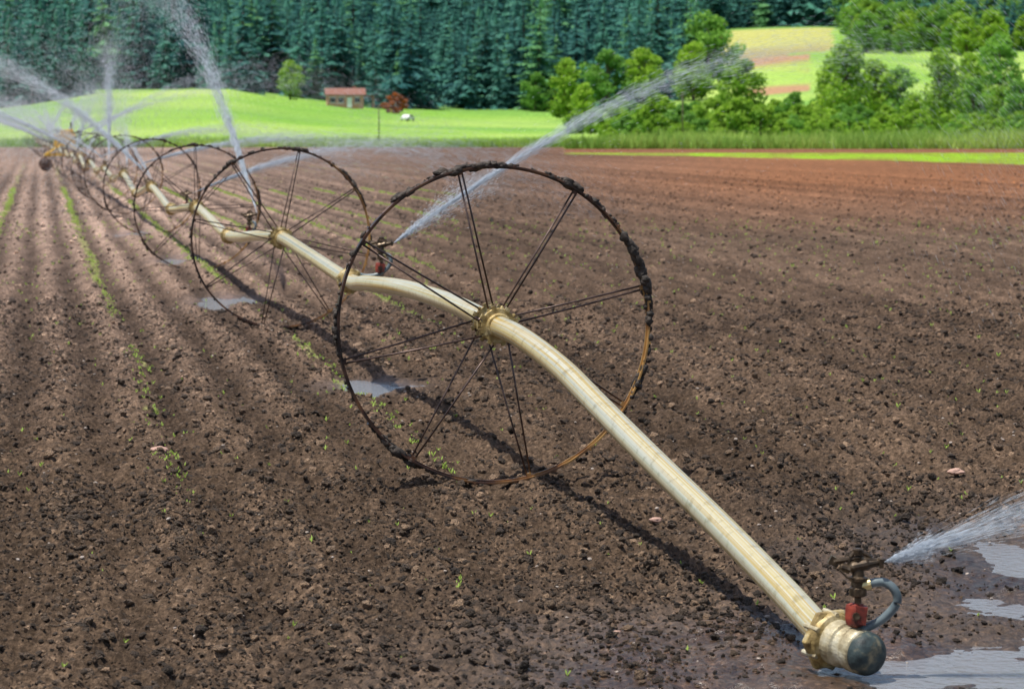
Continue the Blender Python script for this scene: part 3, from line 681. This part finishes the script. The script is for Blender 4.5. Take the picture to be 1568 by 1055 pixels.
def woods():
    src=[bpy.data.objects.new('woodland_tree_%d'%i,BL[i]) for i in range(4)]
    n=420; U=1270+rng.random(n)*500; Y=760+rng.random(n)*240; R=(U-784)/F
    k=(fbm(U*.02,Y*.015,2,7)>.45)|(Y>900); k&=(U>1310)|(Y>920); U=U[k];Y=Y[k];R=R[k];n=len(U);X=R*Y
    scatter('broadleaf_woodland',np.stack([X,Y,ground_z(X,Y)-.3],-1),.7+.7*rng.random(n),np.stack([np.zeros(n),np.zeros(n),rng.random(n)*6.28],-1),rng.integers(0,4,n),src)
    src=[bpy.data.objects.new('hedge_shrub_%d'%i,SH[i]) for i in range(3)]
    n=200; U=930+rng.random(n)*750; Y=275+rng.random(n)**1.5*200; R=(U-784)/F; X=R*Y; s=(.14+.18*rng.random(n))*(1+(Y-275)/250)
    scatter('hedgerow',np.stack([X,Y,ground_z(X,Y)-.1],-1),s,np.stack([np.zeros(n),np.zeros(n),rng.random(n)*6.28],-1),rng.integers(0,3,n),src)
woods()
def tallgrass():
    n=42000; r=rng.random(n)*.56-.28; Y=np.where(r>.02,240,258)+rng.random(n)**1.4*26; X=r*Y
    h=(np.interp(r,[-.2,0,.03,.06,.2],[.6,.75,1.1,1.4,1.6]))*(.45+.75*rng.random(n))*(.4+1.2*fbm(X*.2,Y*.3,3,15)); w=.05+.06*rng.random(n)
    a=rng.random(n)*6.28; Z=ground_z(X,Y); lean=rng.normal(0,.3,(n,2))*h[:,None]
    V=np.stack([np.stack([X-np.cos(a)*w,Y-np.sin(a)*w,Z-.05],-1),np.stack([X+np.cos(a)*w,Y+np.sin(a)*w,Z-.05],-1),np.stack([X+lean[:,0],Y+lean[:,1],Z+h],-1)],1).reshape(-1,3)
    Fc=np.arange(3*n).reshape(-1,3); me=bpy.data.meshes.new('tall_grass'); me.from_pydata(V.tolist(),[],Fc.tolist())
    at=me.attributes.new('tint','FLOAT','POINT'); tt=np.clip(fbm(X*.15,Y*.15,2,19)*1.5-.15+.4*(rng.random(n)-.5),0,1); at.data.foreach_set('value',np.repeat(tt,3).astype(np.float32)*np.tile([.6,.6,1.3],n).astype(np.float32)); me.materials.append(M_grass)
    link(bpy.data.objects.new('tall_grass',me))
tallgrass()
# ------------------------------------------------------------------ farmhouse, car, poles, mover
M_wall=noisemat('timber_wall',[(.3,(.42,.17,.1)),(.7,(.6,.3,.19))],scale=2,rough=.8)
M_roof=noisemat('roof_red_brown',[(.3,(.2,.08,.055)),(.7,(.3,.14,.1))],scale=3,rough=.8)
M_glass=noisemat('window_glass',[(.3,(.02,.03,.04)),(.7,(.04,.05,.06))],scale=1,rough=.1)
M_white=noisemat('white_paint',[(.3,(.7,.7,.7)),(.7,(.82,.82,.82))],scale=2,rough=.4)
M_yel=noisemat('yellow_paint',[(.3,(.55,.3,.03)),(.7,(.75,.5,.06))],scale=4,rough=.4)
def house():
    d=548; x=(528-784)/F*d; z=gz(x,d); root=bpy.data.objects.new('farm_house',None); root.location=(x,d,z); root.rotation_euler=(0,0,.12); link(root)
    def part(nm,fn,mats):
        mb=MB(); fn(mb); o=bpy.data.objects.new(nm,mb.mesh(nm,mats,False)); link(o,root)
    part('walls',lambda m:(box(m,(0,0,1.2),(7.4,5.4,2.8)),m.add([(-3.7,-2.7,2.6),(-3.7,2.7,2.6),(-3.7,0,3.7),(3.7,-2.7,2.6),(3.7,2.7,2.6),(3.7,0,3.7)],[(0,1,2),(3,5,4)])),[M_wall])
    def roof(m):
        for s in(-1,1):
            V=[(-4.2,s*3.0,2.5),(4.2,s*3.0,2.5),(4.2,0,3.85),(-4.2,0,3.85)]; V+=[(a,b,c+.16) for a,b,c in V]
            m.add(V,[(0,1,2,3),(4,7,6,5),(0,4,5,1),(1,5,6,2),(3,2,6,7),(0,3,7,4)])
        box(m,(5.1,0,2.35),(1.8,4.4,.15)); box(m,(2,1,3.9),(.7,.7,1.2))
    part('roof',roof,[M_roof])
    part('windows',lambda m:[box(m,(xx,-2.73,1.5),(1.1,.1,1.0)) for xx in(-2.6,-.9,2.4)],[M_glass])
    part('window_frames',lambda m:[box(m,(xx,-2.75,1.5+s*.56),(1.35,.14,.12)) for xx in(-2.6,-.9,2.4) for s in(-1,1)],[M_white])
    part('door',lambda m:box(m,(.8,-2.73,1.05),(1,.1,2.1)),[M_white])
    part('carport_posts',lambda m:[box(m,(5.8,s*2.0,1.1),(.15,.15,2.3)) for s in(-1,1)],[M_wall])
house()
M_tyre=noisemat('tyre',[(.3,(.02,.02,.02)),(.7,(.05,.05,.05))],scale=9,rough=.8)
def car():
    d=480; x=(624-784)/F*d; z=gz(x,d); mb=MB()
    prof=[(-2.1,.35),(-2.15,.8),(-1.2,.95),(-.6,1.42),(.9,1.45),(1.6,1.0),(2.1,.9),(2.1,.35)]
    V=[(a,-.85,b) for a,b in prof]+[(a,.85,b) for a,b in prof]; n=len(prof)
    mb.add(V,[tuple(range(n)),tuple(range(2*n-1,n-1,-1))]+[(i,i+n,(i+1)%n+n,(i+1)%n) for i in range(n)],0)
    for s in(-1,1): mb.add([(-1.05,s*.86,.98),(-.55,s*.86,1.34),(.85,s*.86,1.36),(1.4,s*.86,1.0)],[(0,1,2,3)],1)
    for a in(-1.35,1.35):
        for s in(-1,1): lathe(mb,(a,s*.72,.33),(0,s,0),[(0,.3),(.02,.33),(.18,.33),(.2,.28)],16,2)
    o=bpy.data.objects.new('parked_car',mb.mesh('parked_car',[M_white,M_glass,M_tyre],False)); o.location=(x,d,z); o.rotation_euler=(0,0,1.2); o.scale=(.8,.8,.8); link(o)
car()
def mover():
    d=126.; x=-.105+SL*(d-15.9); root=bpy.data.objects.new('irrigation_mover',None); root.location=(x,d,0); root.rotation_euler=(0,0,math.radians(10.84)); link(root)
    mb=MB()
    for s in(-1,1): box(mb,(s*.9,0,.75),(.1,2.6,.1))
    for s in(-1,1): box(mb,(0,s*1.2,.75),(1.8,.1,.1))
    for s in(-1,1):
        for q in(-1,1): tube(mb,[(s*.9,q*1.1,.75),(0,q*.25,1.35)],.04,8)
    o=bpy.data.objects.new('frame',mb.mesh('frame',[M_yel],False)); link(o,root)
    mb=MB(); box(mb,(0,0,1.45),(1.0,1.0,.6)); box(mb,(.1,0,1.85),(.6,.7,.2)); lathe(mb,(.3,.2,1.9),(0,0,1),[(0,.05),(.4,.05)],8,1)
    o=bpy.data.objects.new('engine_cover',mb.mesh('engine_cover',[M_yel,M_dark],False)); o.modifiers.new('b','BEVEL').width=.05; link(o,root)
    for s in(-1,1):
        for q in(-1,1):
            mb=MB(); lathe(mb,(s*.9,q*1.3-.1,.3),(0,1,0),[(0,.2),(.03,.3),(.17,.3),(.2,.2)],24)
            tube(mb,[(s*.9,q*1.3,.3),(s*.9,q*1.25,.75)],.04,8)
            o=bpy.data.objects.new('wheel',mb.mesh('wheel',[M_rim],False)); link(o,root)
mover()
for u,d,h in [(580,268,4.2),(1045,275,5.5)]:
    x=(u-784)/F*d; mb=MB(); tube(mb,[(0,0,-.4),(0.02,0,h*.5),(0,0,h)],[.07,.06,.05],10); box(mb,(0,0,h-.4),(.7,.08,.08))
    o=bpy.data.objects.new('utility_pole',mb.mesh('utility_pole',[M_bark])); o.location=(x,d,gz(x,d)); link(o)
# ------------------------------------------------------------------ light, sky, camera
to=Vector((-.33,-.16,1)).normalized(); el=math.asin(to.z)
w=bpy.data.worlds.new('World'); S.world=w; w.use_nodes=True; nt=w.node_tree; bg=nt.nodes['Background']; sky=nt.nodes.new('ShaderNodeTexSky')
sky.sky_type='NISHITA'; sky.sun_disc=False; sky.sun_elevation=el; sky.sun_rotation=math.atan2(to.x,to.y)%(2*math.pi); sky.altitude=50; sky.dust_density=2.0
nt.links.new(sky.outputs[0],bg.inputs[0]); bg.inputs[1].default_value=.13
sl=bpy.data.lights.new('sun','SUN'); sl.energy=5; sl.angle=math.radians(.55); sl.color=(1,.955,.87); so=bpy.data.objects.new('sun',sl); so.rotation_euler=to.to_track_quat('Z','Y').to_euler(); link(so)
cd=bpy.data.cameras.new('camera'); cam=bpy.data.objects.new('camera',cd); link(cam); cam.location=(0,0,CAMH); cam.rotation_euler=(math.radians(90),0,0)
cd.sensor_width=36; cd.lens=F/1568*36; cd.shift_y=-(527.5-192)/1568; cd.clip_end=9000; cd.clip_start=.1
cd.dof.use_dof=True; cd.dof.focus_distance=14.2; cd.dof.aperture_fstop=5.6
S.camera=cam
S.view_settings.view_transform='Standard'; S.view_settings.look='None'; S.view_settings.exposure=0
